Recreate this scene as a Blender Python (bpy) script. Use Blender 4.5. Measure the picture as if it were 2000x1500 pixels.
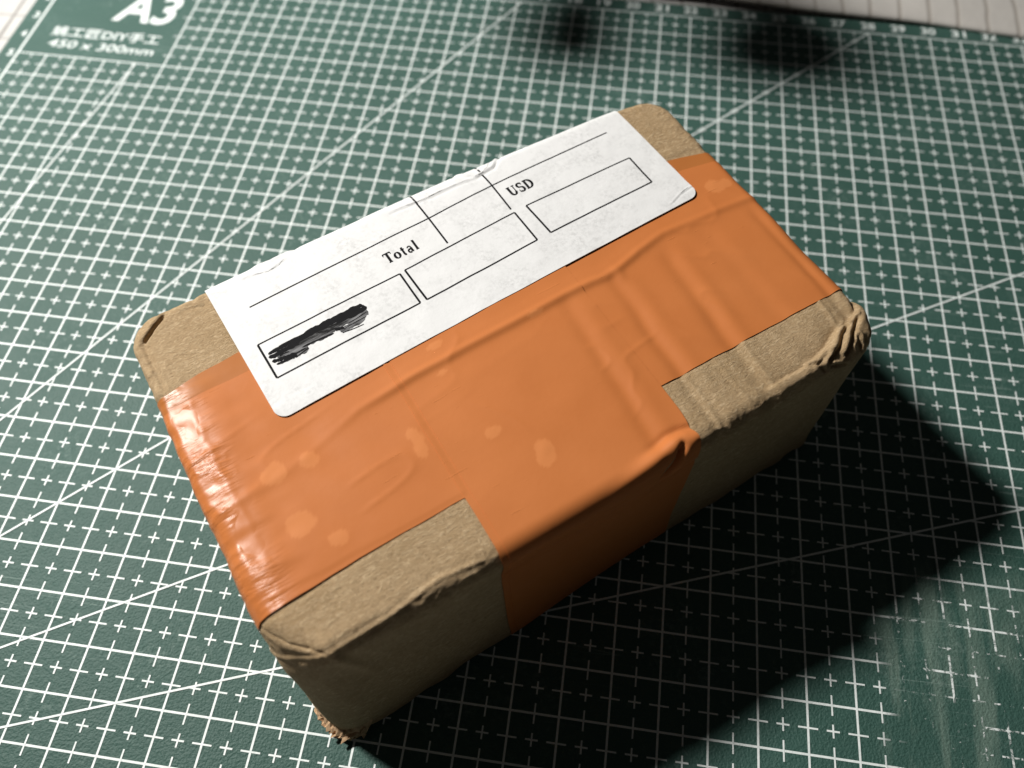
import bpy, bmesh, math, random
import numpy as np
from mathutils import Matrix, Vector

for o in list(bpy.data.objects):
    bpy.data.objects.remove(o, do_unlink=True)
random.seed(7)
rng = np.random.RandomState(11)
S = 0.01                                     # everything below is written in centimetres
scene = bpy.context.scene
col = scene.collection

# ------------------------------------------------------------------ camera
R = [[0.9902602907541075, 0.13920905716686083, 0.002322704954139847],
     [0.12100855201921823, -0.8523010765105521, -0.5088612829810951],
     [-0.06885845549968761, 0.5041861892016357, -0.8608453982711006]]
CAM = (19.3774, -25.7085, 17.6756)
cd = bpy.data.cameras.new('camera')
cd.sensor_width = 36.0
cd.lens = 1591.633 / 2000 * 36.0
cd.clip_start = 0.005
cd.clip_end = 20
cd.dof.use_dof = True
cd.dof.focus_distance = 0.162
cd.dof.aperture_fstop = 12.5
cam = bpy.data.objects.new('camera', cd)
col.objects.link(cam)
cam.matrix_world = Matrix([[R[0][i], -R[1][i], -R[2][i], CAM[i] * S] for i in range(3)] + [[0, 0, 0, 1]])
scene.camera = cam

# ------------------------------------------------------------------ light: one desk lamp up to the left, dim room
w = bpy.data.worlds.new('World')
scene.world = w
w.use_nodes = True
bg = w.node_tree.nodes['Background']
bg.inputs['Color'].default_value = (1.0, 0.97, 0.92, 1)
bg.inputs['Strength'].default_value = 0.021
ld = bpy.data.lights.new('desk_lamp_light', 'AREA')
ld.shape = 'DISK'
ld.size = 0.070
ld.energy = 6.0
ld.color = (1.0, 0.975, 0.935)
lamp = bpy.data.objects.new('desk_lamp_light', ld)
col.objects.link(lamp)
LP = Vector((-21, -2, 45)) * S
lamp.location = LP
lamp.rotation_euler = (Vector((17, -13, 2)) * S - LP).to_track_quat('-Z', 'Y').to_euler()
vs = scene.view_settings
vs.view_transform = 'Standard'
vs.look = 'None'
vs.exposure = 0
vs.gamma = 1
vs.use_curve_mapping = False

# ------------------------------------------------------------------ helpers
def tag(o, label=None, cat=None, kind=None, group=None):
    if label: o['label'] = label
    if cat: o['category'] = cat
    if kind: o['kind'] = kind
    if group: o['group'] = group
    return o

def obj(name, V, F, mat, parent=None, smooth=True):
    me = bpy.data.meshes.new(name)
    V = np.asarray(V, float) * S
    me.from_pydata([tuple(v) for v in V.tolist()], [], F)
    me.update()
    if smooth:
        me.polygons.foreach_set('use_smooth', [True] * len(me.polygons))
    o = bpy.data.objects.new(name, me)
    col.objects.link(o)
    if mat: me.materials.append(mat)
    if parent: o.parent = parent
    return o

def empty(name, loc, rz=0):
    o = bpy.data.objects.new(name, None)
    o.empty_display_size = 0.02
    col.objects.link(o)
    o.location = Vector(loc) * S
    o.rotation_euler = (0, 0, rz)
    return o

def vnoise(P, freq, seed=0):
    Q = np.asarray(P, float) * freq + 1000.0
    I = np.floor(Q).astype(np.int64)
    Fr = Q - I
    Fr = Fr * Fr * Fr * (Fr * (Fr * 6 - 15) + 10)
    def h(ix, iy, iz):
        n = (ix * 374761393 + iy * 668265263 + iz * 2147483647 + seed * 1442695041) & 0x7fffffff
        n = ((n ^ (n >> 13)) * 1274126177) & 0x7fffffff
        n = (n ^ (n >> 16)) & 0xffff
        return n / 32767.5 - 1.0
    out = 0
    for dx in (0, 1):
        wx = Fr[:, 0] if dx else 1 - Fr[:, 0]
        for dy in (0, 1):
            wy = Fr[:, 1] if dy else 1 - Fr[:, 1]
            for dz in (0, 1):
                wz = Fr[:, 2] if dz else 1 - Fr[:, 2]
                out = out + wx * wy * wz * h(I[:, 0] + dx, I[:, 1] + dy, I[:, 2] + dz)
    return out

def fbm(P, freq, oct=3, seed=0):
    s, a = 0, 1.0
    for i in range(oct):
        s = s + a * vnoise(P, freq * 2 ** i, seed + i)
        a *= 0.5
    return s

def lerp(a, b, t): return a + (b - a) * t

def sstep(a, b, x):
    t = np.clip((x - a) / (b - a), 0, 1)
    return t * t * (3 - 2 * t)

def gauss(x, w):
    return np.exp(-(x / w) ** 2)

# ------------------------------------------------------------------ materials
class NT:
    def __init__(self, name):
        self.m = bpy.data.materials.new(name)
        self.m.use_nodes = True
        self.t = self.m.node_tree
        self.b = self.t.nodes['Principled BSDF']
        self.co = self.t.nodes.new('ShaderNodeTexCoord').outputs['Object']
    def n(self, typ, **kw):
        nd = self.t.nodes.new(typ)
        for k, v in kw.items():
            if k in nd.inputs: nd.inputs[k].default_value = v
            else: setattr(nd, k, v)
        return nd
    def l(self, a, b): self.t.links.new(a, b)
    def noise(self, scale, detail=3, rough=0.55, stretch=None, rot=0, dist=0.0, src=None):
        src = src or self.co
        if stretch or rot:
            mp = self.n('ShaderNodeMapping')
            mp.inputs['Rotation'].default_value = (0, 0, rot)
            mp.inputs['Scale'].default_value = stretch or (1, 1, 1)
            self.l(src, mp.inputs['Vector'])
            src = mp.outputs['Vector']
        nd = self.n('ShaderNodeTexNoise')
        nd.inputs['Scale'].default_value = scale
        nd.inputs['Detail'].default_value = detail
        nd.inputs['Roughness'].default_value = rough
        nd.inputs['Distortion'].default_value = dist
        self.l(src, nd.inputs['Vector'])
        return nd.outputs['Fac']
    def ramp(self, fac, stops):
        nd = self.n('ShaderNodeValToRGB')
        e = nd.color_ramp.elements
        while len(e) < len(stops): e.new(0.5)
        for el, (p, c) in zip(e, stops):
            el.position = p
            el.color = (c, c, c, 1) if isinstance(c, (int, float)) else (*c, 1)
        self.l(fac, nd.inputs['Fac'])
        return nd.outputs['Color']
    def mix(self, fac, a, b, mode='MIX'):
        nd = self.n('ShaderNodeMix', data_type='RGBA', blend_type=mode)
        for s, v in ((nd.inputs['Factor'], fac), (nd.inputs['A'], a), (nd.inputs['B'], b)):
            pass
        fi, ai, bi = nd.inputs[0], nd.inputs[6], nd.inputs[7]
        for s, v in ((fi, fac), (ai, a), (bi, b)):
            if hasattr(v, 'links'): self.l(v, s)
            elif s is fi: s.default_value = v
            else: s.default_value = (*v, 1)
        return nd.outputs[2]
    def math(self, op, a, b=0.0, c=None, clamp=False):
        nd = self.n('ShaderNodeMath', operation=op, use_clamp=clamp)
        for s, v in zip(nd.inputs, (a, b, c)):
            if v is None: continue
            if hasattr(v, 'links'): self.l(v, s)
            else: s.default_value = v
        return nd.outputs[0]
    def sep(self):
        nd = self.n('ShaderNodeSeparateXYZ')
        self.l(self.co, nd.inputs[0])
        return nd.outputs
    def mrange(self, v, a, b, c=0.0, d=1.0, smooth=True):
        nd = self.n('ShaderNodeMapRange')
        nd.interpolation_type = 'SMOOTHSTEP' if smooth else 'LINEAR'
        self.l(v, nd.inputs['Value'])
        for k, x in zip(('From Min', 'From Max', 'To Min', 'To Max'), (a, b, c, d)): nd.inputs[k].default_value = x
        return nd.outputs['Result']
    def bump(self, h, strength=0.3, dist=0.0002, prev=None):
        nd = self.n('ShaderNodeBump')
        nd.inputs['Strength'].default_value = strength
        nd.inputs['Distance'].default_value = dist
        self.l(h, nd.inputs['Height'])
        if prev: self.l(prev, nd.inputs['Normal'])
        self.l(nd.outputs['Normal'], self.b.inputs['Normal'])
        return nd.outputs['Normal']
    def set(self, k, v):
        if hasattr(v, 'links'): self.l(v, self.b.inputs[k])
        elif isinstance(v, tuple): self.b.inputs[k].default_value = (*v, 1)
        else: self.b.inputs[k].default_value = v

def worn_mask(t):
    # scuffed patch of the mat near its lower right, in mat coordinates (metres)
    x, y, z = t.sep()
    n = t.noise(60, 3, 0.6)
    nx = t.math('ADD', x, t.math('MULTIPLY', t.math('SUBTRACT', n, 0.5), 0.02))
    a = t.mrange(nx, 0.262, 0.270)
    ny = t.math('ADD', y, t.math('MULTIPLY', t.math('SUBTRACT', n, 0.5), 0.03))
    b = t.mrange(ny, -0.199, -0.182, 1.0, 0.0)
    return t.math('MULTIPLY', a, b)

def mat_green():
    t = NT('green_vinyl')
    big = t.noise(14, 3)
    c = t.mix(t.ramp(big, [(0.3, 0), (0.7, 1)]), (0.023, 0.074, 0.057), (0.031, 0.089, 0.071))
    # dusty scuffs
    d1 = t.noise(55, 4, 0.65)
    d2 = t.noise(900, 3, 0.7)
    dust = t.math('MULTIPLY', t.ramp(d1, [(0.50, 0), (0.75, 1)]), t.ramp(d2, [(0.50, 0), (0.66, 1)]))
    c = t.mix(t.math('MULTIPLY', dust, 0.30), c, (0.33, 0.42, 0.38))
    for rt, sc_ in ((0.5, 130), (-0.8, 110), (1.3, 150)):
        kn = t.noise(sc_, 1, 0.3, stretch=(0.05, 3.0, 1), rot=rt)
        kl = t.math('MULTIPLY', t.ramp(t.math('ABSOLUTE', t.math('SUBTRACT', kn, 0.5)), [(0.0, 1), (0.006, 0)]), t.ramp(t.noise(22, 2, 0.5, rot=rt), [(0.58, 0), (0.66, 1)]))
        c = t.mix(t.math('MULTIPLY', kl, 0.35), c, (0.30, 0.40, 0.36))
    wm = worn_mask(t)
    st = t.noise(170, 4, 0.6, stretch=(1.0, 0.16, 1), rot=0.12, dist=0.6)
    st = t.ramp(st, [(0.44, 0), (0.62, 1)])
    c = t.mix(t.math('MULTIPLY', t.math('MULTIPLY', wm, st), 0.42), c, (0.20, 0.27, 0.22))
    t.set('Base Color', c)
    r = t.ramp(d1, [(0.3, 0.62), (0.8, 0.72)])
    t.set('Roughness', r)
    t.set('Specular IOR Level', 0.6)
    h = t.noise(1900, 2, 0.5)
    n1 = t.bump(h, 0.6, 0.0004)
    return t.m

def mat_print():
    t = NT('white_mat_print')
    n = t.noise(700, 3, 0.6)
    c = t.mix(t.ramp(n, [(0.35, 0), (0.65, 1)]), (0.70, 0.76, 0.74), (0.82, 0.87, 0.85))
    t.set('Base Color', c)
    t.set('Roughness', 0.5)
    t.bump(t.noise(2700, 2, 0.5), 0.22, 0.0002)
    wm = worn_mask(t)
    wn = t.noise(420, 4, 0.7, dist=1.0)
    big = t.noise(75, 2, 0.5)
    gone = t.math('MULTIPLY', wm, t.ramp(t.math('ADD', t.math('MULTIPLY', wn, 0.5), t.math('MULTIPLY', big, 0.5)), [(0.44, 0), (0.50, 1)]))
    fine = t.ramp(t.noise(2600, 3, 0.7), [(0.68, 0), (0.74, 1)])
    keep = t.math('SUBTRACT', 1.0, t.math('MAXIMUM', gone, t.math('MULTIPLY', fine, 0.6)), clamp=True)
    t.set('Alpha', keep)
    return t.m

def mat_kraft():
    t = NT('kraft_cardboard')
    f1 = t.noise(1300, 4, 0.72, stretch=(0.45, 1.5, 1), rot=0.35, dist=1.6)
    f2 = t.noise(1700, 4, 0.72, stretch=(0.4, 1.5, 1), rot=-0.5, dist=1.8)
    big = t.noise(40, 4, 0.6)
    c = t.mix(t.ramp(big, [(0.3, 0), (0.7, 1)]), (0.350, 0.238, 0.124), (0.425, 0.298, 0.168))
    c = t.mix(t.math('MULTIPLY', t.ramp(f1, [(0.49, 0), (0.64, 1)]), 0.60), c, (0.64, 0.49, 0.31))
    c = t.mix(t.math('MULTIPLY', t.ramp(f2, [(0.52, 0), (0.68, 1)]), 0.62), c, (0.16, 0.10, 0.045))
    t.set('Base Color', c)
    t.set('Roughness', 0.82)
    t.set('Specular IOR Level', 0.3)
    hh = t.math('ADD', f1, t.math('MULTIPLY', f2, -0.8))
    t.bump(hh, 0.65, 0.00045)
    return t.m

def mat_tape(name, base, dark):
    t = NT(name)
    x, y, z = t.sep()
    big = t.noise(38, 4, 0.6)
    c = t.mix(t.ramp(big, [(0.3, 0), (0.7, 1)]), dark, base)
    t.set('Base Color', c)
    t.set('Roughness', t.ramp(t.noise(120, 3), [(0.3, 0.36), (0.7, 0.48)]))
    t.set('Specular IOR Level', 0.15)
    # fine stretch wrinkles near the left short edge, little scratches elsewhere
    lm = t.math('MULTIPLY', t.mrange(x, -0.0600, -0.0535, 1.0, 0.0), t.ramp(t.noise(130, 2, 0.5), [(0.40, 0), (0.60, 1)]))
    wr = t.noise(560, 3, 0.6, stretch=(0.22, 1.6, 1), rot=0.06, dist=0.4)
    n1 = t.bump(t.math('MULTIPLY', wr, lm), 0.75, 0.0007)
    sc = t.ramp(t.noise(900, 2, 0.5, stretch=(0.16, 1.8, 1), rot=-0.75), [(0.70, 0), (0.74, 1)])
    sc = t.math('MULTIPLY', sc, t.ramp(t.noise(60, 2), [(0.48, 0), (0.6, 1)]))
    n2 = t.bump(sc, 0.5, 0.00008, n1)
    t.bump(t.noise(700, 3, 0.6), 0.12, 0.00015, n2)
    # where trapped air keeps the film off the box it looks paler
    at = t.n('ShaderNodeAttribute', attribute_name='bubble')
    c2 = t.mix(t.math('MULTIPLY', at.outputs['Fac'], 0.42), c, (0.66, 0.25, 0.085))
    t.set('Base Color', c2)
    # the film is glossier where it has been pulled tight at the left end
    t.set('Specular IOR Level', t.mrange(x, -0.0598, -0.0545, 0.26, 0.15))
    gl = t.math('MULTIPLY', t.mrange(x, -0.0598, -0.0545, 1.0, 0.0), 0.26)
    t.set('Roughness', t.math('SUBTRACT', t.ramp(t.noise(120, 3), [(0.3, 0.54), (0.7, 0.66)]), gl))
    return t.m

def mat_label():
    t = NT('white_label_paper')
    n = t.noise(160, 5, 0.7)
    g = t.noise(1100, 3, 0.7)
    grey = t.math('MULTIPLY', t.ramp(n, [(0.42, 0), (0.66, 1)]), t.ramp(g, [(0.42, 0), (0.62, 1)]))
    c = t.mix(t.math('MULTIPLY', grey, 0.55), (0.70, 0.70, 0.695), (0.44, 0.44, 0.435))
    t.set('Base Color', c)
    t.set('Roughness', 0.6)
    t.set('Specular IOR Level', 0.35)
    t.bump(t.noise(260, 4, 0.6), 0.22, 0.0004)
    return t.m

def mat_plain(name, colr, rough=0.6, var=0.15, scale=300, spec=0.5):
    t = NT(name)
    n = t.noise(scale, 3)
    c = t.mix(t.ramp(n, [(0.3, 0), (0.7, 1)]), tuple(v * (1 - var) for v in colr), tuple(min(1, v * (1 + var)) for v in colr))
    t.set('Base Color', c)
    t.set('Roughness', rough)
    t.set('Specular IOR Level', spec)
    return t.m

def mat_marker():
    t = NT('black_marker_ink')
    n = t.noise(520, 4, 0.65, stretch=(0.35, 2.4, 1), rot=-0.02, dist=0.8)
    b = t.noise(150, 2, 0.5, stretch=(0.5, 1.6, 1))
    f = t.math('ADD', t.math('MULTIPLY', n, 0.55), t.math('MULTIPLY', b, 0.45))
    c = t.mix(t.ramp(f, [(0.44, 0), (0.60, 1)]), (0.006, 0.006, 0.006), (0.22, 0.22, 0.225))
    t.set('Base Color', c)
    t.set('Roughness', 0.7)
    t.set('Specular IOR Level', 0.12)
    return t.m

def mat_sheet(name, base, line, pitch, rot, lw):
    # white ruled backing sheet: thin ruled lines both ways
    t = NT(name)
    mp = t.n('ShaderNodeMapping')
    mp.inputs['Rotation'].default_value = (0, 0, rot)
    mp.inputs['Location'].default_value = (0.0034, 0.015, 0)
    t.l(t.co, mp.inputs['Vector'])
    sp = t.n('ShaderNodeSeparateXYZ')
    t.l(mp.outputs[0], sp.inputs[0])
    wob = t.math('MULTIPLY', t.math('SUBTRACT', t.noise(30, 2), 0.5), 0.004)
    ms = []
    for a in (0, 1):
        v = t.math('ADD', sp.outputs[a], wob)
        fr = t.math('FRACT', t.math('DIVIDE', v, pitch[a]))
        dd = t.math('ABSOLUTE', t.math('SUBTRACT', fr, 0.5))
        ms.append(t.mrange(dd, 0.5 - lw / pitch[a], 0.5))
    lm = t.math('MAXIMUM', ms[0], t.math('MULTIPLY', ms[1], 0.55))
    n = t.noise(80, 4, 0.6)
    c = t.mix(t.ramp(n, [(0.3, 0), (0.7, 1)]), tuple(v * 0.88 for v in base), base)
    c = t.mix(t.math('MULTIPLY', lm, 0.85), c, line)
    t.set('Base Color', c)
    t.set('Roughness', 0.7)
    nb = t.bump(t.noise(120, 4, 0.6), 0.25, 0.001)
    t.bump(t.math('SUBTRACT', 1.0, lm), 0.3, 0.0005, nb)
    return t.m

M_GREEN, M_PRINT, M_KRAFT = mat_green(), mat_print(), mat_kraft()
M_TAPE = mat_tape('orange_packing_tape', (0.515, 0.172, 0.050), (0.465, 0.148, 0.040))
M_TAPE1 = mat_tape('thin_orange_packing_tape', (0.42, 0.150, 0.040), (0.36, 0.122, 0.030))
M_LABEL, M_MARK = mat_label(), mat_marker()
M_INK = mat_plain('black_print_ink', (0.010, 0.010, 0.011), 0.75, 0.15, 300, 0.08)
M_TORN = mat_plain('torn_cardboard_core', (0.46, 0.30, 0.17), 0.9, 0.35, 700)
M_BLACK = mat_plain('black_plastic', (0.015, 0.015, 0.016), 0.45)
M_STEEL = mat_plain('dull_steel', (0.25, 0.25, 0.25), 0.4)

# ------------------------------------------------------------------ table top and ruled backing sheets
M_TABLE = mat_sheet('white_ruled_table_cover', (0.52, 0.51, 0.49), (0.10, 0.085, 0.07), (0.010, 0.013), 0.0, 0.0008)
n = 60
tv, tf = [], []
for j in range(n + 1):
    for i in range(n + 1):
        tv.append((-60 + 160 * i / n, -70 + 130 * j / n, -0.3))
for j in range(n):
    for i in range(n):
        a = j * (n + 1) + i
        tf.append((a, a + 1, a + n + 2, a + n + 1))
tag(obj('table_top', tv, tf, M_TABLE), kind='structure')

# ------------------------------------------------------------------ cutting mat
MU0, MU1, MV0, MV1 = -0.63, 43.63, -0.66, 28.66
cmat = empty('cutting_mat', (0, 0, -0.3))
cmat.location = (0, 0, -0.3 * S)
tag(cmat, 'green self healing cutting mat with white centimetre grid under the taped parcel', 'cutting mat')
def rounded_rect(x0, x1, y0, y1, r, k=8):
    pts = []
    for cx, cy, a0 in ((x1 - r, y1 - r, 0), (x0 + r, y1 - r, 90), (x0 + r, y0 + r, 180), (x1 - r, y0 + r, 270)):
        for i in range(k + 1):
            a = math.radians(a0 + 90 * i / k)
            pts.append((cx + r * math.cos(a), cy + r * math.sin(a)))
    return pts
rp = rounded_rect(MU0, MU1, -MV1, -MV0, 0.6)
rp2 = rounded_rect(MU0 + .03, MU1 - .03, -MV1 + .03, -MV0 - .03, 0.57)
k = len(rp)
V = [(x, y, 0.0) for x, y in rp] + [(x, y, 0.27) for x, y in rp] + [(x, y, 0.3) for x, y in rp2]
F = [tuple(range(2 * k, 3 * k)), tuple(reversed(range(k)))]
for i in range(k):
    j = (i + 1) % k
    F += [(i, j, k + j, k + i), (k + i, k + j, 2 * k + j, 2 * k + i)]
obj('mat_body', V, F, M_GREEN, cmat, smooth=False)

class Flat:                                   # flat printed marks lying on the mat
    def __init__(self): self.V, self.F = [], []
    def line(self, a, b, wd, z):
        ax, ay = a; bx, by = b
        L = math.hypot(bx - ax, by - ay)
        nx, ny = -(by - ay) / L * wd / 2, (bx - ax) / L * wd / 2
        i = len(self.V)
        self.V += [(ax + nx, ay + ny, z), (ax - nx, ay - ny, z), (bx - nx, by - ny, z), (bx + nx, by + ny, z)]
        self.F.append((i, i + 1, i + 2, i + 3))
Z0 = 0.3
g = Flat()
for j in range(29):
    u0 = 5 if 0 < j < 5 else 0
    g.line((u0, -j), (43, -j), 0.045, Z0 + .004)
for i in range(44):
    v0 = 5 if 0 < i < 5 else 0
    g.line((i, -v0), (i, -28), 0.045 if i else 0.07, Z0 + .006)
obj('grid_line_print', g.V, g.F, M_PRINT, cmat, False)['kind'] = 'stuff'
g = Flat()
for i in range(44):
    for j in range(29):
        inside = lambda u, v: 0 <= u <= 43 and 0 <= v <= 28 and not (u < 5 and v < 5)
        if j < 28 and inside(i, j + .5):
            a, b = max(0, i - .2), min(43, i + .2)
            g.line((a, -(j + .5)), (b, -(j + .5)), 0.035, Z0 + .008)
        if i < 43 and inside(i + .5, j):
            a, b = max(0 if i >= 5 else (5 if j <= 5 else 0), j - .2), min(28, j + .2)
            g.line((i + .5, -a), (i + .5, -b), 0.035, Z0 + .008)
        if i < 43 and j < 28 and inside(i + .5, j + .5):
            g.line((i + .37, -(j + .5)), (i + .63, -(j + .5)), 0.036, Z0 + .008)
            g.line((i + .5, -(j + .37)), (i + .5, -(j + .63)), 0.036, Z0 + .010)
obj('grid_tick_print', g.V, g.F, M_PRINT, cmat, False)['kind'] = 'stuff'
for ang in (20, 30, 45, 60, 80):
    a = math.radians(ang)
    if ang == 80: end = (4.06, -5)
    else:
        L = min(43 / math.cos(a), 28 / math.sin(a))
        end = (L * math.cos(a), -28 + L * math.sin(a))
    g = Flat()
    g.line((0, -28), end, 0.045, Z0 + .012 + ang * 2e-5)
    obj('angle_line_print', g.V, g.F, M_PRINT, cmat, False)

def text_mesh(body, size, bold=0.0, shear=0.0):
    cu = bpy.data.curves.new('txt', 'FONT')
    cu.body = body
    cu.size = size
    cu.offset = bold
    cu.shear = shear
    cu.resolution_u = 3
    o = bpy.data.objects.new('txt', cu)
    col.objects.link(o)
    dg = bpy.context.evaluated_depsgraph_get()
    me = o.evaluated_get(dg).to_mesh()
    V = [tuple(v.co) for v in me.vertices]
    F = [tuple(p.vertices) for p in me.polygons]
    o.evaluated_get(dg).to_mesh_clear()
    bpy.data.objects.remove(o, do_unlink=True)
    bpy.data.curves.remove(cu)
    return V, F

def fit_text(body, u0, u1, v0, v1, bold, shear, z):
    V, F = text_mesh(body, 1.0, bold, shear)
    if not V: return [], []
    A = np.array(V)
    lo, hi = A.min(0), A.max(0)
    A[:, 0] = u0 + (A[:, 0] - lo[0]) / (hi[0] - lo[0]) * (u1 - u0)
    A[:, 1] = -v1 + (A[:, 1] - lo[1]) / (hi[1] - lo[1]) * (v1 - v0)
    A[:, 2] = z
    return A.tolist(), F
def put_text(name, items):
    V, F = [], []
    for it in items:
        v, f = fit_text(*it)
        o = len(V)
        V += v
        F += [tuple(i + o for i in q) for q in f]
    return obj(name, V, F, M_PRINT, cmat, False)
put_text('size_name_print', [('A3', 2.38, 4.52, 1.40, 3.00, 0.022, 0.12, Z0 + .006)])
put_text('maker_print', [('姚工匠DIY手工', 0.66, 4.44, 3.52, 4.02, 0.010, 0.0, Z0 + .006)])
put_text('dimension_print', [('450 x 300mm', 0.78, 4.44, 4.20, 4.58, 0.006, 0.1, Z0 + .006)])
items = []
for i in range(1, 44):
    ww = 0.12 if i < 10 else 0.24
    items.append((str(i), i - ww, i + ww, -0.55, -0.2, 0.02, 0, Z0 + .006))
put_text('top_number_print', items)
items = []
for i in range(1, 28):
    ww = 0.09 if i < 10 else 0.18
    items.append((str(i), -0.24 - ww, -0.24 + ww, i - .1, i + .22, 0.02, 0, Z0 + .006))
put_text('side_number_print', items)

# ------------------------------------------------------------------ parcel
A_, B_, H_ = 6.42, 3.90, 4.5
TH = math.radians(39.1)
parcel = empty('parcel', (18.078, -16.817, 0.02), TH)
tag(parcel, 'small battered cardboard parcel wrapped in orange packing tape with white label', 'parcel')

def sdf(P):
    x, y, z = P[:, 0], P[:, 1], P[:, 2]
    rc = np.where(x < 0, np.where(y < 0, 0.72, 0.62), np.where(y < 0, 0.80, 0.64))
    re = np.where(z > H_ / 2, 0.18 + 0.16 * sstep(0, -1.5, y), 0.13)
    qx, qy = np.abs(x) - (A_ - rc), np.abs(y) - (B_ - rc)
    d2 = np.hypot(np.maximum(qx, 0), np.maximum(qy, 0)) + np.minimum(np.maximum(qx, qy), 0) - rc + re
    dz = np.abs(z - H_ / 2) - H_ / 2 + re
    sd = np.minimum(np.maximum(d2, dz), 0) + np.hypot(np.maximum(d2, 0), np.maximum(dz, 0)) - re
    # crushed near left corner: pressed to a slanting facet
    cut = (-0.736 * (x + 5.90) - 0.547 * (y + 3.50) + 0.400 * (z - 4.45))
    k_ = 0.26
    hh = np.clip(0.5 + 0.5 * (sd - cut) / k_, 0, 1)
    return cut + (sd - cut) * hh + k_ * hh * (1 - hh)

def grad(P, e=1e-3):
    G = np.zeros_like(P)
    for i in range(3):
        D = np.zeros(3); D[i] = e
        G[:, i] = (sdf(P + D) - sdf(P - D)) / (2 * e)
    return G / np.maximum(np.linalg.norm(G, axis=1, keepdims=True), 1e-9)

def project(P):
    P = P.copy()
    for _ in range(4):
        P -= sdf(P)[:, None] * grad(P)
    return P, grad(P)

def seg_dist(x, y, pts):
    # signed offset (perpendicular) from a polyline y = f(x) and its end fade
    xs = np.array([p[0] for p in pts]); ys = np.array([p[1] for p in pts])
    return y - np.interp(x, xs, ys)

def warp(P):
    x, y, z = P[:, 0].copy(), P[:, 1].copy(), P[:, 2].copy()
    u, v, t = x / A_, y / B_, z / H_
    zz = z + 0.07 * np.clip(1 - u ** 2, 0, 1) * np.clip(1 - 0.55 * v ** 2, 0, 1) * np.clip(t, 0, 1) ** 3
    zz += 0.09 * sstep(0.0, 1.0, v) * sstep(-0.8, 0.8, u) * np.clip(t, 0, 1) ** 2
    # the short left end rolls off a little
    zz -= 0.03 * sstep(-5.8, -6.4, x) * sstep(0.7, 1, t)
    yy = y + 0.03 * sstep(0.3, 1, v) + 0.13 * np.clip(1 - u ** 2, 0, 1) * sstep(0.2, 1, v) - 0.05 * np.clip(1 - u ** 2, 0, 1) * sstep(-0.2, -1, v)
    yy -= 0.30 * sstep(0.75, 0.0, t) * sstep(1.0, -5.0, x) * sstep(-2.0, -3.8, y)
    xx = x - 0.10 * sstep(0.5, 0, t) * sstep(-5, -6.4, x)
    # bumpy side walls
    side = sstep(H_ - 0.15, H_ - 0.7, z)
    yy += side * 0.05 * vnoise(np.c_[x, z, 0 * x], 0.55, 5)
    xx += side * 0.05 * vnoise(np.c_[y, z, 0 * x], 0.6, 9)
    return np.c_[xx, yy, zz]

TROUGHS = [(1.27, 1.06, 0.16, 0.030), (2.42, 2.26, 0.15, 0.040), (3.72, 3.52, 0.17, 0.042), (6.08, 5.98, 0.11, 0.035), (4.85, 4.75, 0.2, 0.012)]
def d_common(P):
    x, y, z = P.T
    top = sstep(H_ - 0.5, H_ - 0.15, z)
    d = 0.018 * vnoise(P, 0.55, 1) + 0.008 * vnoise(P, 1.4, 2)
    tr = 0
    for xa, xb, wd, dep in TROUGHS:
        xc = xa + (xb - xa) * np.clip((-0.2 - y) / 2.4, -0.2, 1.3) + 0.03 * vnoise(np.c_[0 * x, y, 0 * x + xa], 1.3, 3)
        m = sstep(0.25, -0.35, y) * (0.55 + 0.45 * sstep(0, -2, y))
        tr += (-dep * gauss(x - xc, wd) + 0.45 * dep * gauss(x - xc - 0.32, 0.17)) * m
    # faint dents on the left flap
    tr += -0.022 * gauss(x + 4.2 + 0.35 * (y + 0.3), 0.32) * sstep(-1.9, -0.5, y) * sstep(0.7, -0.2, y)
    tr += -0.012 * gauss(x + 5.25, 0.25) * sstep(-3, -1, y) * sstep(1.5, 0, y)
    return (d + tr) * top

CREASE_R = [(3.4, -3.60), (3.56, -3.56), (4.26, -3.58), (4.62, -3.53), (4.98, -3.46), (5.53, -3.28), (5.85, -3.24), (6.17, -3.12), (6.5, -3.0)]
CREASE_L = [(-6.45, -3.9), (-5.5, -3.82), (-5.08, -3.84), (-4.5, -3.80), (-3.55, -3.62), (-2.9, -3.70), (-2.4, -3.80)]
CRUMPLE = [([(4.54, -3.62), (4.72, -3.70), (4.98, -3.62)], 0.05, 0.035), ([(4.93, -3.78), (5.28, -3.62), (5.53, -3.44), (5.78, -3.32)], 0.10, 0.04),
           ([(5.35, -3.85), (5.72, -3.52), (6.06, -3.30)], 0.09, 0.04), ([(4.96, -3.95), (5.30, -4.15)], 0.06, 0.035), ([(4.67, -3.72), (4.74, -3.90), (4.79, -4.0)], 0.05, 0.03),
           ([(5.77, -3.62), (5.74, -3.90)], 0.07, 0.035)]
def pl_dist(x, y, pts):
    """signed distance to a short polyline (sign: left of its direction)"""
    best = np.full_like(x, 9.0); sg = np.ones_like(x)
    for (ax, ay), (bx, by) in zip(pts, pts[1:]):
        dx, dy = bx - ax, by - ay
        L2 = dx * dx + dy * dy
        t = np.clip(((x - ax) * dx + (y - ay) * dy) / L2, 0, 1)
        d = np.hypot(x - ax - t * dx, y - ay - t * dy)
        c = np.sign(dx * (y - ay) - dy * (x - ax))
        m = d < best
        best = np.where(m, d, best); sg = np.where(m, c, sg)
    return best * sg, None
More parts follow.
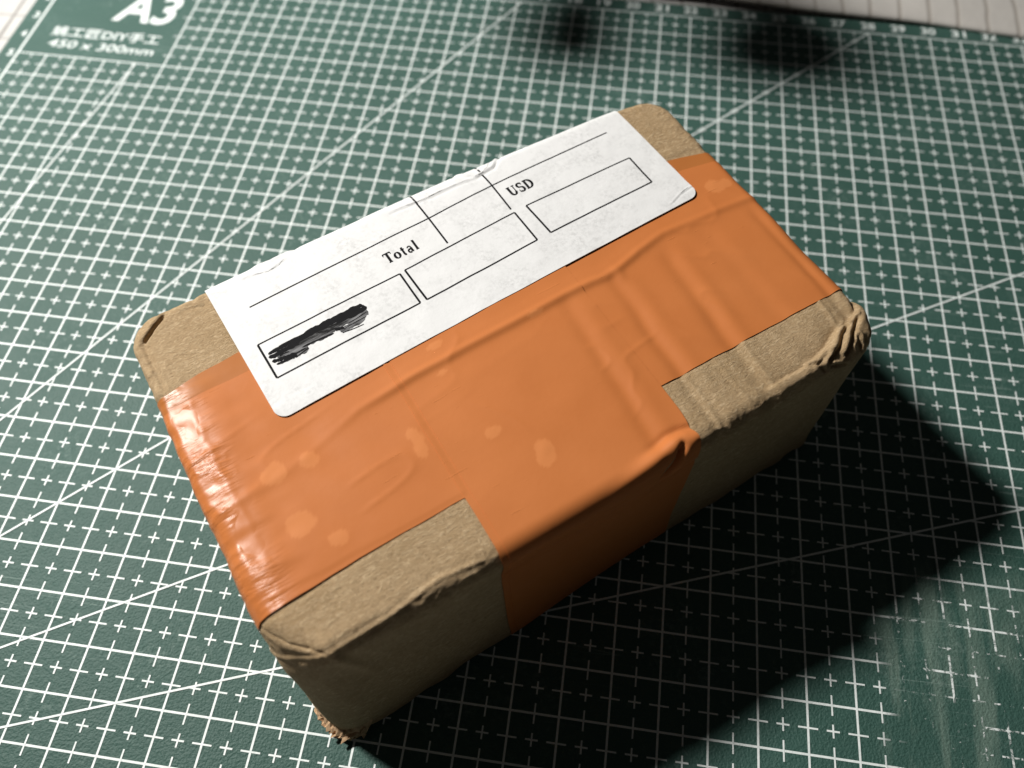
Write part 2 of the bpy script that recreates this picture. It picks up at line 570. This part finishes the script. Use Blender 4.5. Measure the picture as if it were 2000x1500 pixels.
def d_card(P):
    """cardboard only: creases, crushed corners, split"""
    x, y, z = P.T
    top = sstep(H_ - 0.6, H_ - 0.12, z)
    d = d_common(P)
    yu = y - (H_ - z)
    # long crease and swollen roll along the crushed front right edge
    e = seg_dist(x, yu, CREASE_R) + 0.015 * vnoise(P, 4, 21)
    on = sstep(3.4, 3.75, x)
    am = 0.6 + 0.4 * sstep(4.2, 5.2, x)
    d += on * am * (-0.10 * np.where(e > 0, np.exp(-(np.maximum(e, 0) / 0.13)), np.exp(-(e / 0.03) ** 2)) + 0.05 * gauss(e + 0.20, 0.15))
    for pts, dep, wd in CRUMPLE:
        q0, ln = pl_dist(x, yu, pts)
        d += -dep * gauss(q0, wd) + 0.45 * dep * gauss(q0 - 2.6 * wd, 1.4 * wd)
    cm = gauss(x - 5.5, 0.7) * gauss(yu + 3.7, 0.28)
    d += cm * 0.035 * vnoise(P, 5, 34)
    # squashed front left edge: thin lip line, soft roll below it
    e2 = seg_dist(x, yu, CREASE_L) + 0.03 * vnoise(P, 1.6, 22) + 0.012 * vnoise(P, 5, 23)
    on2 = sstep(-2.35, -2.9, x)
    d += on2 * (0.020 * gauss(e2, 0.045) - 0.010 * gauss(e2 - 0.10, 0.06))
    q0, ln = pl_dist(x, yu, [(-6.4, -2.9), (-6.08, -3.40), (-5.81, -3.62), (-5.62, -3.84)])
    d += -0.028 * gauss(q0, 0.03) + 0.012 * gauss(q0 + 0.10, 0.06)
    q0, ln = pl_dist(x, yu, [(-5.81, -3.62), (-5.75, -3.25)])
    d += -0.02 * gauss(q0, 0.03)
    # a facet pressed into the near left corner
    c = gauss((x + 6.0) * 0.8 + (y + 3.55) * 0.6, 0.45) * gauss(z - 3.7, 0.8) * sstep(-4.6, -5.4, x) * sstep(-2.7, -3.4, y)
    d -= 0.03 * c
    d += 0.05 * gauss(x + 5.55 - 0.25 * (H_ - z), 0.10) * sstep(-3.3, -3.7, y) * sstep(H_ - 2.4, H_ - .6, z)
    # cardboard ridges on the front right flap
    for xa, xb, wd, am in ((2.28, 2.20, 0.07, 0.030), (3.64, 3.57, 0.08, 0.030), (5.62, 5.48, 0.05, 0.025), (2.95, 2.98, 0.05, 0.012)):
        xc = xa + (xb - xa) * np.clip((-2.6 - y), 0, 1) + 0.03 * vnoise(P, 2.5, 41)
        d += am * gauss(x - xc - 0.06, wd) * sstep(-2.3, -2.6, y) * top
    # split in the far left corner
    t = (x + 6.13) * 0.82 + (y - 3.39) * 0.57
    s = -(x + 6.13) * 0.57 + (y - 3.39) * 0.82 + 0.03 * vnoise(P, 4, 51)
    d -= 0.22 * gauss(s, 0.020) * sstep(-0.12, 0.1, t) * sstep(0.72, 0.45, t) * top
    d += 0.04 * gauss(s - 0.08, 0.06) * sstep(-0.3, 0.1, t) * sstep(0.9, 0.5, t) * top
    # crease along the left short edge
    d -= 0.04 * gauss(x + 6.13 + 0.02 * y, 0.05) * sstep(2.0, 2.4, y) * sstep(3.5, 3.2, y) * top
    # small wrinkle beside the label and general roughness
    s2 = y - 3.55 + 0.25 * (x + 5.0) + 0.05 * vnoise(P, 3, 52)
    d -= 0.02 * gauss(s2, 0.03) * sstep(-5.35, -5.2, x) * sstep(-4.7, -4.9, x) * top
    d += 0.006 * vnoise(P, 5, 61) + 0.003 * vnoise(P, 11, 62)
    # worn, fuzzy edges and corners
    ed = np.clip(sstep(A_ - 0.55, A_ - 0.1, np.abs(x)) + sstep(B_ - 0.5, B_ - 0.1, np.abs(y)), 0, 1) * sstep(H_ - 0.8, H_ - 0.3, z)
    d += ed * (0.012 * vnoise(P, 6, 64) + 0.009 * vnoise(P, 12, 65) + 0.010 * (1 - np.abs(vnoise(P, 2.6, 66))) ** 6)
    # pressed flat under the tape
    yn_ = -2.52 - 0.26 * sstep(-2.6, -6.3, x)
    tp = np.maximum(sstep(yn_ - 0.10, yn_ + 0.05, y) * sstep(2.15, 2.0, y), sstep(-2.5, -2.36, x) * sstep(1.80, 1.66, x) * sstep(3.2, 3.0, y))
    lb = sstep(-4.75, -4.6, x) * sstep(5.35, 5.15, x) * sstep(0.5, 0.8, y)
    tp = np.maximum(tp, lb)
    d = lerp(d, d_common(P) - 0.02, tp)
    # ragged lower edge
    d += 0.05 * vnoise(P, 2.2, 63) * sstep(0.5, 0.0, z)
    return d

RIDGE = [(-6.5, -0.75), (-5.0, -0.62), (-3.97, -0.36), (-3.26, -0.13), (-2.17, -0.04), (-1.04, 0.02), (0.11, 0.03), (1.38, 0.10), (2.0, 0.10), (2.34, 0.06), (2.72, 0.10), (3.3, 0.28), (4.01, 0.40), (5.43, 0.33), (6.5, 0.25)]
BUB = [(-2.63, -1.31, .16, .34), (-1.38, -1.78, .24, .13), (-0.80, -2.60, .20, .30), (-5.10, -0.52, .26, .20), (-4.47, -0.61, .16, .16), (-5.05, -1.60, .24, .22), (-4.60, -2.18, .2, .14), (-1.58, -0.25, .17, .07), (-1.40, 0.36, .2, .09), (0.62, 0.0, .2, .06), (5.9, 0.9, .3, .2)]
def d_tape(P):
    x, y, z = P.T
    top = sstep(H_ - 0.6, H_ - 0.2, z)
    d = d_common(P)
    e = seg_dist(x, y, RIDGE) + 0.02 * vnoise(P, 1.5, 71)
    am = 0.008 + 0.032 * sstep(-3.9, -2.2, x) * (1 - 0.55 * sstep(2.8, 5.0, x))
    d += top * am * (0.9 * gauss(e, 0.085) + 0.55 * gauss(e - 0.12, 0.2))
    d += top * 0.025 * gauss(x - 2.62, 0.10) * gauss(y + 0.02, 0.16)
    for bx, by, rx, ry in BUB:
        q = ((x - bx) / rx) ** 2 + ((y - by) / ry) ** 2
        q = q + 0.55 * vnoise(P, 4, 75)
        d += top * 0.006 * np.exp(-q * 1.2)
    # sharp small creases in the film, pressed flat under the label
    yl = 0.40 + (x + 4.6) * 0.0477
    free = sstep(yl + 0.02, yl - 0.15, y) + sstep(5.3, 5.45, x) + sstep(-4.7, -4.85, x)
    free = np.clip(free, 0, 1)
    for rot, sd_ in ((0.15, 201), (-0.9, 202)):
        c_, s_ = math.cos(rot), math.sin(rot)
        q = np.c_[(x * c_ + y * s_) * 0.45, (-x * s_ + y * c_) * 1.7, 0 * x]
        d += free * top * 0.012 * (1 - np.abs(vnoise(q, 1.1, sd_))) ** 9 * sstep(0.05, 0.5, vnoise(P, 0.6, sd_ + 5))
    # step where it drapes over the layer beneath
    d += top * 0.008 * sstep(-2.565, -2.53, y) * sstep(-2.35, -2.42, x)
    # loosely bridged rolls where the film spans the gap under the label edge
    # stretched tape at the left end: a raised line beside the edge and a shallow tilted patch
    d += top * 0.014 * gauss(x + 5.90 - 0.10 * sstep(0.5, -2, y), 0.085) * sstep(1.9, 1.6, y) * sstep(-2.5, -1.8, y) * (0.7 + 0.5 * vnoise(P, 3.5, 76))
    d += top * 0.012 * gauss(x + 5.42, 0.20) * sstep(1.75, 1.4, y) * sstep(0.1, 0.6, y)
    d += top * 0.012 * vnoise(np.c_[x * 0.7, y * 2.2, 0 * x], 2.0, 72) * sstep(-4.6, -5.6, x)
    return d

def bubble_attr(P):
    x, y, z = P.T
    v = 0 * x
    for bx, by, rx, ry in BUB:
        q = ((x - bx) / rx) ** 2 + ((y - by) / ry) ** 2 + 0.55 * vnoise(P, 4, 75) + 0.25 * vnoise(P, 9, 77)
        v = np.maximum(v, sstep(1.05, 0.80, q))
    return v * sstep(H_ - 0.6, H_ - 0.2, z)

def d_cross(P):
    x, y, z = P.T
    d = d_tape(P)
    # loose fold where the tape turns over the front edge
    gx = sstep(-0.4, 1.5, x)
    yc = np.interp(x, [-0.4, 0.0, 0.53, 0.91, 1.21, 1.5, 1.77], [-3.85, -3.78, -3.70, -3.65, -3.60, -3.62, -3.70])
    yu = y - (H_ - z)
    e = yu - yc
    d += 0.15 * gx * (gauss(e + 0.03, 0.13) + 0.55 * gauss(e + 0.22, 0.16))
    d -= 0.05 * sstep(0.5, 1.4, x) * gauss(e - 0.17, 0.07)
    # the end pinches into a short pleat
    l = x - 1.30 - 0.75 * (yu + 3.75)
    d -= 0.16 * gauss(l, 0.06) * sstep(-3.62, -3.78, yu) * sstep(-4.5, -4.1, yu)
    d += 0.05 * gauss(l - 0.22, 0.14) * sstep(-3.62, -3.8, yu) * sstep(-4.5, -4.1, yu)
    # horizontal crease just under the edge on the front wall
    d -= 0.03 * gauss(z - H_ + 0.62 - 0.06 * x, 0.06) * sstep(-3.5, -3.85, y)
    return d

WRINK = [([(0.9, 4.0), (1.45, 3.62), (1.9, 3.68), (2.25, 3.98), (2.9, 4.10), (3.9, 4.12), (4.6, 4.05)], 0.030, 0.04),
         ([(-0.6, 3.66), (0.3, 3.60), (1.0, 3.62), (1.5, 3.58)], 0.018, 0.03),
         ([(-3.7, 3.88), (-3.3, 3.80), (-2.9, 3.86), (-2.5, 4.0)], 0.030, 0.035),
         ([(-3.9, 3.70), (-3.4, 3.60), (-3.0, 3.72)], 0.014, 0.03),
         ([(4.7, 0.98), (5.0, 1.10), (5.4, 1.16)], 0.008, 0.025)]
def d_label(P):
    x, y, z = P.T
    top = sstep(H_ - 0.6, H_ - 0.2, z)
    d = 0.75 * d_common(P) + 0.006 * vnoise(np.c_[x * 1.0, y * 0.4, z], 2.1, 81) + 0.004 * vnoise(P, 3.5, 82)
    for pts, am, wd in WRINK:
        e = seg_dist(x, y, pts)
        m = sstep(pts[0][0] - .15, pts[0][0] + .1, x) * sstep(pts[-1][0] + .15, pts[-1][0] - .1, x)
        d += am * m * (gauss(e, wd) - 0.9 * gauss(e + wd * 1.4, wd))
    # curled lip at the near right corner
    d += 0.008 * sstep(5.0, 5.4, x) * sstep(1.35, 0.95, y)
    return d

def fold(X, Y):
    """unfolded top plane coordinates -> sharp cuboid surface"""
    P = np.c_[X, Y, np.full_like(X, H_)]
    for ax, lim in ((0, A_), (1, B_)):
        over = np.maximum(np.abs(P[:, ax]) - lim, 0)
        P[:, 2] -= over
        P[:, ax] = np.clip(P[:, ax], -lim, lim)
    return P

def place(X, Y, disp, off):
    P, N = project(fold(np.asarray(X, float), np.asarray(Y, float)))
    return warp(P + N * (disp(P) + off)[:, None]), N

# cardboard body: five detailed faces and a base, welded
def face_grid(o, du, dv, nu, nv, flip=False):
    uu, vv = np.meshgrid(np.linspace(0, 1, nu + 1), np.linspace(0, 1, nv + 1))
    P = np.array(o)[None] + uu.ravel()[:, None] * np.array(du)[None] + vv.ravel()[:, None] * np.array(dv)[None]
    idx = np.arange((nu + 1) * (nv + 1)).reshape(nv + 1, nu + 1)
    q = np.stack([idx[:-1, :-1], idx[:-1, 1:], idx[1:, 1:], idx[1:, :-1]], -1).reshape(-1, 4)
    return P, q
NX, NY, NZ = 430, 262, 100
a, b, h = A_, B_, H_
faces = [face_grid((-a, -b, h), (2 * a, 0, 0), (0, 2 * b, 0), NX, NY),
         face_grid((-a, -b, 0), (2 * a, 0, 0), (0, 0, h), NX, NZ),
         face_grid((a, -b, 0), (0, 2 * b, 0), (0, 0, h), NY, NZ),
         face_grid((a, b, 0), (-2 * a, 0, 0), (0, 0, h), NX, NZ),
         face_grid((-a, b, 0), (0, -2 * b, 0), (0, 0, h), NY, NZ),
         face_grid((-a, b, 0), (2 * a, 0, 0), (0, -2 * b, 0), 1, 1)]
Ps, Fs, off = [], [], 0
for P, q in faces:
    Ps.append(P); Fs.append(q + off); off += len(P)
P0 = np.concatenate(Ps); Fq = np.concatenate(Fs)
key = np.round(P0 * 2000).astype(np.int64)
_, first, inv = np.unique(key, axis=0, return_index=True, return_inverse=True)
inv = inv.ravel()
P0 = P0[first]; Fq = inv[Fq]
P, N = project(P0)
Vb = warp(P + N * d_card(P)[:, None])
Vb[:, 2] = np.maximum(Vb[:, 2], 0.0)
obj('cardboard_box', Vb, [tuple(q) for q in Fq.tolist()], M_KRAFT, parcel)

def patch(name, mapfn, nu, nv, disp, offs, mat, parent, tpow=1.0):
    ss, tt = np.meshgrid(np.linspace(0, 1, nu + 1), np.linspace(0, 1, nv + 1) ** tpow)
    X, Y = mapfn(ss.ravel(), tt.ravel())
    W, N = place(X, Y, disp, offs)
    idx = np.arange((nu + 1) * (nv + 1)).reshape(nv + 1, nu + 1)
    F = np.stack([idx[:-1, :-1], idx[:-1, 1:], idx[1:, 1:], idx[1:, :-1]], -1).reshape(-1, 4).tolist()
    ring = list(idx[0, :]) + list(idx[1:, -1]) + list(idx[-1, -2::-1]) + list(idx[-2:0:-1, 0])
    L, _ = place(X[ring], Y[ring], disp, offs - 0.014)
    n0 = len(W)
    att = bubble_attr(fold(X, Y))
    W2 = np.concatenate([W, W[ring], L])
    m = len(ring)
    for i in range(m):
        j = (i + 1) % m
        F.append((n0 + j, n0 + i, n0 + m + i, n0 + m + j))
    o = obj(name, W2, [tuple(q) for q in F], mat, parent)
    at = o.data.attributes.new('bubble', 'FLOAT', 'POINT')
    at.data.foreach_set('value', np.concatenate([att, np.zeros(2 * m)]).astype(np.float32))
    return o

def lerp(a, b, t): return a + (b - a) * t
# lengthwise tape, lower and upper layer
def long_map(yn, yf, x0, x1):
    def f(s, t):
        X = lerp(x0, x1, s)
        yN = np.interp(X, *zip(*yn)) + 0.006 * vnoise(np.c_[X, 0 * X, 0 * X], 3, 91)
        yF = np.interp(X, *zip(*yf)) + 0.006 * vnoise(np.c_[X, 0 * X, 0 * X + 5], 3, 92)
        return X, lerp(yN, yF, t)
    return f
o = patch('tape_strip', long_map([(-8, -2.54), (8, -2.46)], [(-8, 1.95), (-6.1, 2.02), (-5.5, 2.12), (-4.5, 2.18), (5.4, 2.03), (6.4, 1.80), (8, 1.7)], -A_ - 2.2, A_ + 2.0), 340, 96, d_tape, 0.007, M_TAPE1, parcel)
o['label'] = 'single thin layer of orange tape, darker where it shows at the upper edge'
patch('tape_strip', long_map([(-8, -2.86), (-6.4, -2.76), (-4.5, -2.64), (-2.4, -2.61), (1.8, -2.55), (8, -2.59)], [(-8, 1.62), (-5.5, 1.69), (5.4, 1.66), (6.4, 1.5), (8, 1.4)], -A_ - 1.6, A_ + 1.4), 340, 96, d_tape, 0.013, M_TAPE, parcel)
# crosswise tape, two layers, running over the front edge
def cross_map(xl, xr, y0, y1):
    def f(s, t):
        Y = lerp(y0, y1, t)
        XL = xl + 0.006 * vnoise(np.c_[Y, 0 * Y, 0 * Y], 2, 93)
        XR = xr + 0.008 * vnoise(np.c_[Y, 0 * Y, 0 * Y + 3], 2, 94) - 0.10 * sstep(-3.0, -3.9, Y)
        return lerp(XL, XR, s), Y
    return f
patch('tape_strip', cross_map(-2.45, 1.70, -B_ - 4.3, 3.2), 100, 270, d_cross, 0.024, M_TAPE, parcel)
patch('tape_strip', cross_map(-2.31, 1.77, -B_ - 4.25, 3.2), 100, 270, d_cross, 0.034, M_TAPE, parcel)

# label, wrapped over the far edge
LB, RB = np.array([-4.60, 0.40]), np.array([5.36, 0.875])
LT, RT = np.array([-4.765, 4.9]), np.array([5.20, 5.1])
def label_map(s, t):
    r = 0.23
    Ln = 4.4
    d = t * Ln
    ins = np.where(d < r, r - np.sqrt(np.maximum(r * r - (r - d) ** 2, 0)), 0) / 9.96
    s2 = lerp(ins, 1 - ins, s)
    X = lerp(lerp(LB[0], LT[0], t), lerp(RB[0], RT[0], t), s2)
    Y = lerp(lerp(LB[1], LT[1], t), lerp(RB[1], RT[1], t), s2)
    return X, Y
label = patch('shipping_label', label_map, 240, 150, d_label, 0.050, M_LABEL, parcel, tpow=1.35)
label['label'] = 'white paper label with ruled boxes and a black marker scribble'

class Ink:                                    # flat print following the label
    def __init__(self): self.XY, self.F = [], []
    def strip(self, pts, wd, step=0.07):
        pts = [np.array(p, float) for p in pts]
        out = [pts[0]]
        for p, q in zip(pts, pts[1:]):
            k = max(1, int(np.linalg.norm(q - p) / step))
            out += [p + (q - p) * i / k for i in range(1, k + 1)]
        n0 = len(self.XY)
        for i, p in enumerate(out):
            d = out[min(i + 1, len(out) - 1)] - out[max(i - 1, 0)]
            d = d / max(np.linalg.norm(d), 1e-9)
            ww = wd(i / max(len(out) - 1, 1)) if callable(wd) else wd
            nn = np.array([-d[1], d[0]]) * ww / 2
            self.XY += [p + nn, p - nn]
        for i in range(len(out) - 1):
            k = n0 + 2 * i
            self.F.append((k, k + 1, k + 3, k + 2))
    def build(self, name, off, mat, parent=label):
        A = np.array(self.XY)
        W, _ = place(A[:, 0], A[:, 1], d_label, off)
        return obj(name, W, self.F, mat, parent)

def ragged0(w0):
    r = random.Random(int(w0 * 1e5)); vals = [w0 * r.uniform(0.25, 1.2) for _ in range(20)]
    return lambda t: vals[int(t * 19)] * min(1, 4 * t + .1, 4 * (1 - t) + .1)
ink = Ink(); ink.strip([(-4.11, 2.97), (-0.01, 3.10), (1.59, 3.21), (4.65, 3.32)], 0.030); ink.build('rule_print', 0.052, M_INK)
for pts in ([(-0.07, 4.02), (-0.05, 3.92), (-0.01, 3.09), (0.01, 2.36)], [(1.55, 4.10), (1.60, 3.23), (1.60, 2.46)]):
    ink = Ink(); ink.strip(pts, 0.040); ink.build('rule_print', 0.0528, M_INK)
for q in ([(-4.31, 2.10), (-1.20, 2.18), (-1.18, 1.38), (-4.28, 1.25)], [(-1.07, 2.21), (1.62, 2.36), (1.64, 1.53), (-1.03, 1.38)], [(1.93, 2.39), (4.65, 2.46), (4.66, 1.66), (1.99, 1.56)]):
    ink = Ink()
    wds = (0.030, 0.042, 0.034, 0.044)
    for i in range(4):
        ink.strip([q[i], q[(i + 1) % 4]], wds[i])
    ink.build('box_print', 0.052, M_INK)

# bold serif lettering, drawn as pen strokes
def arc(cx, cy, rx, ry, a0, a1, k=14):
    return [(cx + rx * math.cos(math.radians(a0 + (a1 - a0) * i / k)), cy + ry * math.sin(math.radians(a0 + (a1 - a0) * i / k))) for i in range(k + 1)]
def stress(a0, a1, thick, thin):
    return lambda t: thin + (thick - thin) * abs(math.cos(math.radians(a0 + (a1 - a0) * t))) ** 1.2
G = {
 'T': (0.70, [([(0.04, .97), (0.66, .97)], .07), ([(0.35, 0), (0.35, 1)], .16), ([(0.20, .03), (0.50, .03)], .05), ([(0.045, .98), (0.045, .76)], .045), ([(0.655, .98), (0.655, .76)], .045)]),
 'o': (0.56, [(arc(.26, .33, .19, .29, 0, 360, 24), stress(0, 360, .15, .055))]),
 't': (0.38, [([(.16, .86), (.16, .14), (.19, .06), (.28, .04)], .13), ([(.02, .63), (.31, .63)], .06)]),
 'a': (0.54, [([(.36, .46), (.36, .10), (.46, .05)], .14), (arc(.24, .46, .14, .17, 10, 160), .07), (arc(.21, .18, .14, .16, 60, 300), .10), ([(.24, .35), (.36, .40)], .06)]),
 'l': (0.32, [([(.15, 0), (.15, 1.02)], .14), ([(.03, .03), (.28, .03)], .05), ([(.04, .99), (.15, .99)], .05)]),
 'U': (0.78, [([(.17, .97), (.17, .34)], .16), (arc(.38, .34, .21, .31, 180, 360), stress(180, 360, .15, .08)), ([(.59, .97), (.59, .34)], .06), ([(.02, .97), (.32, .97)], .05), ([(.48, .97), (.72, .97)], .05)]),
 'S': (0.60, [(arc(.28, .74, .19, .22, 35, 270), stress(35, 270, .15, .08)), (arc(.29, .26, .20, .25, 90, -145), stress(90, -145, .16, .08)), ([(.46, .98), (.46, .72)], .045), ([(.07, .02), (.07, .30)], .045)]),
 'D': (0.78, [([(.17, 0), (.17, 1)], .16), (arc(.26, .5, .38, .46, 90, -90), stress(90, -90, .17, .06)), ([(.03, .97), (.28, .97)], .05), ([(.03, .03), (.28, .03)], .05)]),
}
def word(txt, x, y, size, ang, track, name):
    c, s = math.cos(ang), math.sin(ang)
    pen = 0
    ink = Ink()
    for ch in txt:
        adv, strokes = G[ch]
        for pts, wd in strokes:
            P = []
            for px, py in pts:
                qx, qy = (pen + px) * size * 1.12, py * size
                P.append((x + qx * c - qy * s, y + qx * s + qy * c))
            w2 = (lambda t, wd=wd: (wd(t) * 1.25 + .03) * size) if callable(wd) else (wd * 1.25 + .03) * size
            ink.strip(P, w2, 0.05)
        pen += adv + track
    ink.build(name, 0.0532, M_INK)
word('Total', -1.30, 2.51, 0.245, 0.03, 0.07, 'lettering_print')
word('USD', 1.80, 2.74, 0.25, 0.035, 0.04, 'lettering_print')

# shade of the label's creases, painted as thin grey strips
M_CREASE_SHADE = mat_plain('grey_crease_shade', (0.30, 0.30, 0.295), 0.8, 0.3, 900, 0.1)
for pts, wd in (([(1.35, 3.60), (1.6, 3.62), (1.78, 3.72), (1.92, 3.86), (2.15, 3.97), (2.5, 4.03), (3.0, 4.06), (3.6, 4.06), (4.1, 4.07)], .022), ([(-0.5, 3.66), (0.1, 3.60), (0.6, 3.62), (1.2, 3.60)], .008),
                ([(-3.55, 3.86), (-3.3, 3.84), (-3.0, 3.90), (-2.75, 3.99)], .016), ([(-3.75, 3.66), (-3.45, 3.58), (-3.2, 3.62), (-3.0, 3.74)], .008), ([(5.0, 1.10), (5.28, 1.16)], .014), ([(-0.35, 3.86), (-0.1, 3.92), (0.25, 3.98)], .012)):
    ink = Ink(); ink.strip(pts, ragged0(wd)); ink.build('crease_shade', 0.0525, M_CREASE_SHADE)
# marker scribble over the first box
def wob(p, q, k, am, ph):
    p, q = np.array(p), np.array(q)
    d = q - p; nn = np.array([-d[1], d[0]]) / np.linalg.norm(d)
    return [p + d * i / k + nn * am * math.sin(ph + 3.1 * i / k) for i in range(k + 1)]
def ragged(w0, seed):
    r = random.Random(seed)
    vals = [w0 * r.uniform(0.7, 1.12) for _ in range(24)]
    return lambda t: max(0.010, vals[int(t * 23)] * min(1, 7 * t + .3, 7 * (1 - t) + .35))
grey = [((-4.10, 1.69), (-2.9, 1.72), .27), ((-3.3, 1.72), (-2.20, 1.78), .26), ((-2.82, 1.56), (-2.28, 1.62), .13), ((-4.0, 1.56), (-3.5, 1.56), .16), ((-2.6, 1.70), (-2.16, 1.74), .22)]
black = [((-3.75, 1.80), (-2.3, 1.86), .12), ((-4.2, 1.70), (-3.6, 1.76), .11), ((-2.8, 1.78), (-2.16, 1.83), .10), ((-4.1, 1.60), (-3.75, 1.56), .09), ((-3.98, 1.87), (-3.0, 1.86), .07), ((-3.5, 1.86), (-2.20, 1.89), .13), ((-3.2, 1.82), (-2.45, 1.86), .10), ((-4.22, 1.80), (-3.75, 1.84), .09), ((-4.24, 1.72), (-3.9, 1.74), .08),
         ((-4.22, 1.62), (-3.95, 1.58), .08), ((-4.17, 1.53), (-3.75, 1.51), .06), ((-3.9, 1.55), (-3.55, 1.56), .035), ((-3.80, 1.48), (-3.50, 1.53), .025), ((-3.6, 1.61), (-2.95, 1.60), .04),
         ((-2.9, 1.64), (-2.72, 1.62), .07), ((-2.80, 1.51), (-2.36, 1.50), .018), ((-2.55, 1.76), (-2.14, 1.80), .07), ((-2.6, 1.67), (-2.2, 1.70), .02), ((-2.75, 1.59), (-2.25, 1.62), .018), ((-4.05, 1.66), (-3.85, 1.66), .03), ((-2.26, 1.93), (-2.14, 1.80), .07)]
for lst, offs, mt in ((grey, 0.0540, M_MARK), (black, 0.0550, M_INK)):
    for i, (p, q, wd) in enumerate(lst):
        sc = Ink()
        sc.strip(wob(p, q, 12, 0.010, i), ragged(wd, i), 0.05)
        sc.build('marker_stroke', offs + i * 0.00006, mt)

# torn lower corner: a ragged tongue of the bottom flap poking out
tv, tf = [], []
nn = 30
inn = np.array([(-6.42, -3.05), (-6.35, -3.5), (-6.15, -3.85), (-5.9, -4.05), (-5.6, -4.15)])
outr = np.array([(-6.50, -3.10), (-6.56, -3.50), (-6.52, -3.90), (-6.30, -4.20), (-5.95, -4.34)])
tr_ = np.linspace(0, 1, 5)
for j in range(7):
    for i in range(nn + 1):
        s_ = i / nn
        pi = np.array([np.interp(s_, tr_, inn[:, 0]), np.interp(s_, tr_, inn[:, 1])])
        po = np.array([np.interp(s_, tr_, outr[:, 0]), np.interp(s_, tr_, outr[:, 1])])
        r_ = j / 6
        p = pi + (po - pi) * r_ * (1 + 0.22 * random.uniform(-1, 1) * (r_ > .6))
        z = 0.06 + 0.34 * (1 - r_) ** 1.3 + 0.07 * random.uniform(0, 1)
        tv.append((p[0], p[1], z))
for j in range(6):
    for i in range(nn):
        q = j * (nn + 1) + i
        tf.append((q, q + 1, q + nn + 2, q + nn + 1))
o = obj('torn_corner', tv, tf, M_TORN, parcel, False)
md = o.modifiers.new('thick', 'SOLIDIFY'); md.thickness = 0.0005; md.offset = -1
o['label'] = 'ragged torn cardboard core at the lower near corner'

# ------------------------------------------------------------------ folded ruled sheet behind the mat, upper right
M_SHEET = mat_sheet('grey_white_ruled_sheet', (0.52, 0.495, 0.46), (0.30, 0.27, 0.235), (0.0095, 0.030), -0.03, 0.0011)
nu, nv = 120, 60
tv, tf = [], []
ss, tt = np.meshgrid(np.linspace(0, 1, nu + 1), np.linspace(0, 1, nv + 1))
ss, tt = ss.ravel(), tt.ravel()
X = 17 + 34 * ss
yedge = 1.42 - 0.065 * (X - 17) + 0.10 * np.sin(X * 0.9) * 0.5
# profile: under the fold, round the edge, then back and gently upwards
arcl = tt * 15
th_ = np.clip(arcl / 0.22, 0, 1) * math.pi
rr = 0.07
yy = yedge + rr - rr * np.sin(th_) * 1.0 + np.maximum(arcl - 0.22, 0) + 0.2 * (1 - np.clip(arcl / .45, 0, 1)) * 0
zz = -0.0 + rr - rr * np.cos(th_) + 0.02 + 0.05 * np.maximum(arcl - 0.22, 0) ** 0.9
Pn = np.c_[X, yy, 0 * X]
zz += (0.10 * vnoise(Pn, 0.45, 101) + 0.05 * (1 - np.abs(vnoise(np.c_[X * .3 + yy, yy * 1.2, 0 * X], 0.9, 102)))) * sstep(0.3, 1.2, arcl)
W = np.c_[X, yy, np.maximum(zz, 0.012)]
idx = np.arange((nu + 1) * (nv + 1)).reshape(nv + 1, nu + 1)
tf = np.stack([idx[:-1, :-1], idx[:-1, 1:], idx[1:, 1:], idx[1:, :-1]], -1).reshape(-1, 4).tolist()
o = obj('ruled_sheet', W, [tuple(q) for q in tf], M_SHEET)
md = o.modifiers.new('thick', 'SOLIDIFY'); md.thickness = 0.0004; md.offset = -1
tag(o, 'creased off white ruled sheet with rolled edge along the far side of the mat', 'sheet')

# ------------------------------------------------------------------ made-up stand added out of view to cast the soft dark patches
stand = empty('shadow_caster_stand', (8.9, 9.5, -0.3))
tag(stand, 'made up black two jawed stand added out of view to shade the far edge of the mat', 'stand')
def tube(pts, rad, seg=16):
    pts = [np.array(p, float) for p in pts]
    V, F = [], []
    for i, p in enumerate(pts):
        d = pts[min(i + 1, len(pts) - 1)] - pts[max(i - 1, 0)]
        d /= np.linalg.norm(d)
        a = np.cross(d, (0, 0, 1.0) if abs(d[2]) < .9 else (1.0, 0, 0)); a /= np.linalg.norm(a)
        b = np.cross(d, a)
        r = rad[i] if isinstance(rad, (list, tuple)) else rad
        for k in range(seg):
            t = 2 * math.pi * k / seg
            V.append(p + a * r * math.cos(t) + b * r * math.sin(t))
    for i in range(len(pts) - 1):
        for k in range(seg):
            F.append((i * seg + k, i * seg + (k + 1) % seg, (i + 1) * seg + (k + 1) % seg, (i + 1) * seg + k))
    F += [tuple(reversed(range(seg))), tuple(range((len(pts) - 1) * seg, len(pts) * seg))]
    return V, F
V, F = tube([(0, 0, 0), (0, 0, .7), (0, 0, .9)], [3.0, 3.0, 2.7], 32); obj('shadow_caster_base', V, F, M_BLACK, stand)
V, F = tube([(0, 0, .8), (0, 0, 14.8)], .35); obj('shadow_caster_post', V, F, M_STEEL, stand)
V, F = tube([(0, 0, 13.9), (0, -8.6, 13.9)], .35); obj('shadow_caster_boom', V, F, M_STEEL, stand)
V, F = tube([(-2.7, -9.1, 13.9), (3.0, -9.1, 13.9)], .42); obj('shadow_caster_arm', V, F, M_BLACK, stand)
for (jx, s_) in ((-2.5, 1.05), (2.5, 1.50)):
    V, F = tube([(jx, -9.0, 13.8), (jx, -9.6, 13.8), (jx, -10.1, 13.8), (jx, -11.3, 13.8), (jx, -12.1, 13.8), (jx, -12.5, 13.8)], [.35, .7 * s_, 1.0 * s_, 1.1 * s_, .85 * s_, .4 * s_]); obj('shadow_caster_jaw', V, F, M_BLACK, stand)
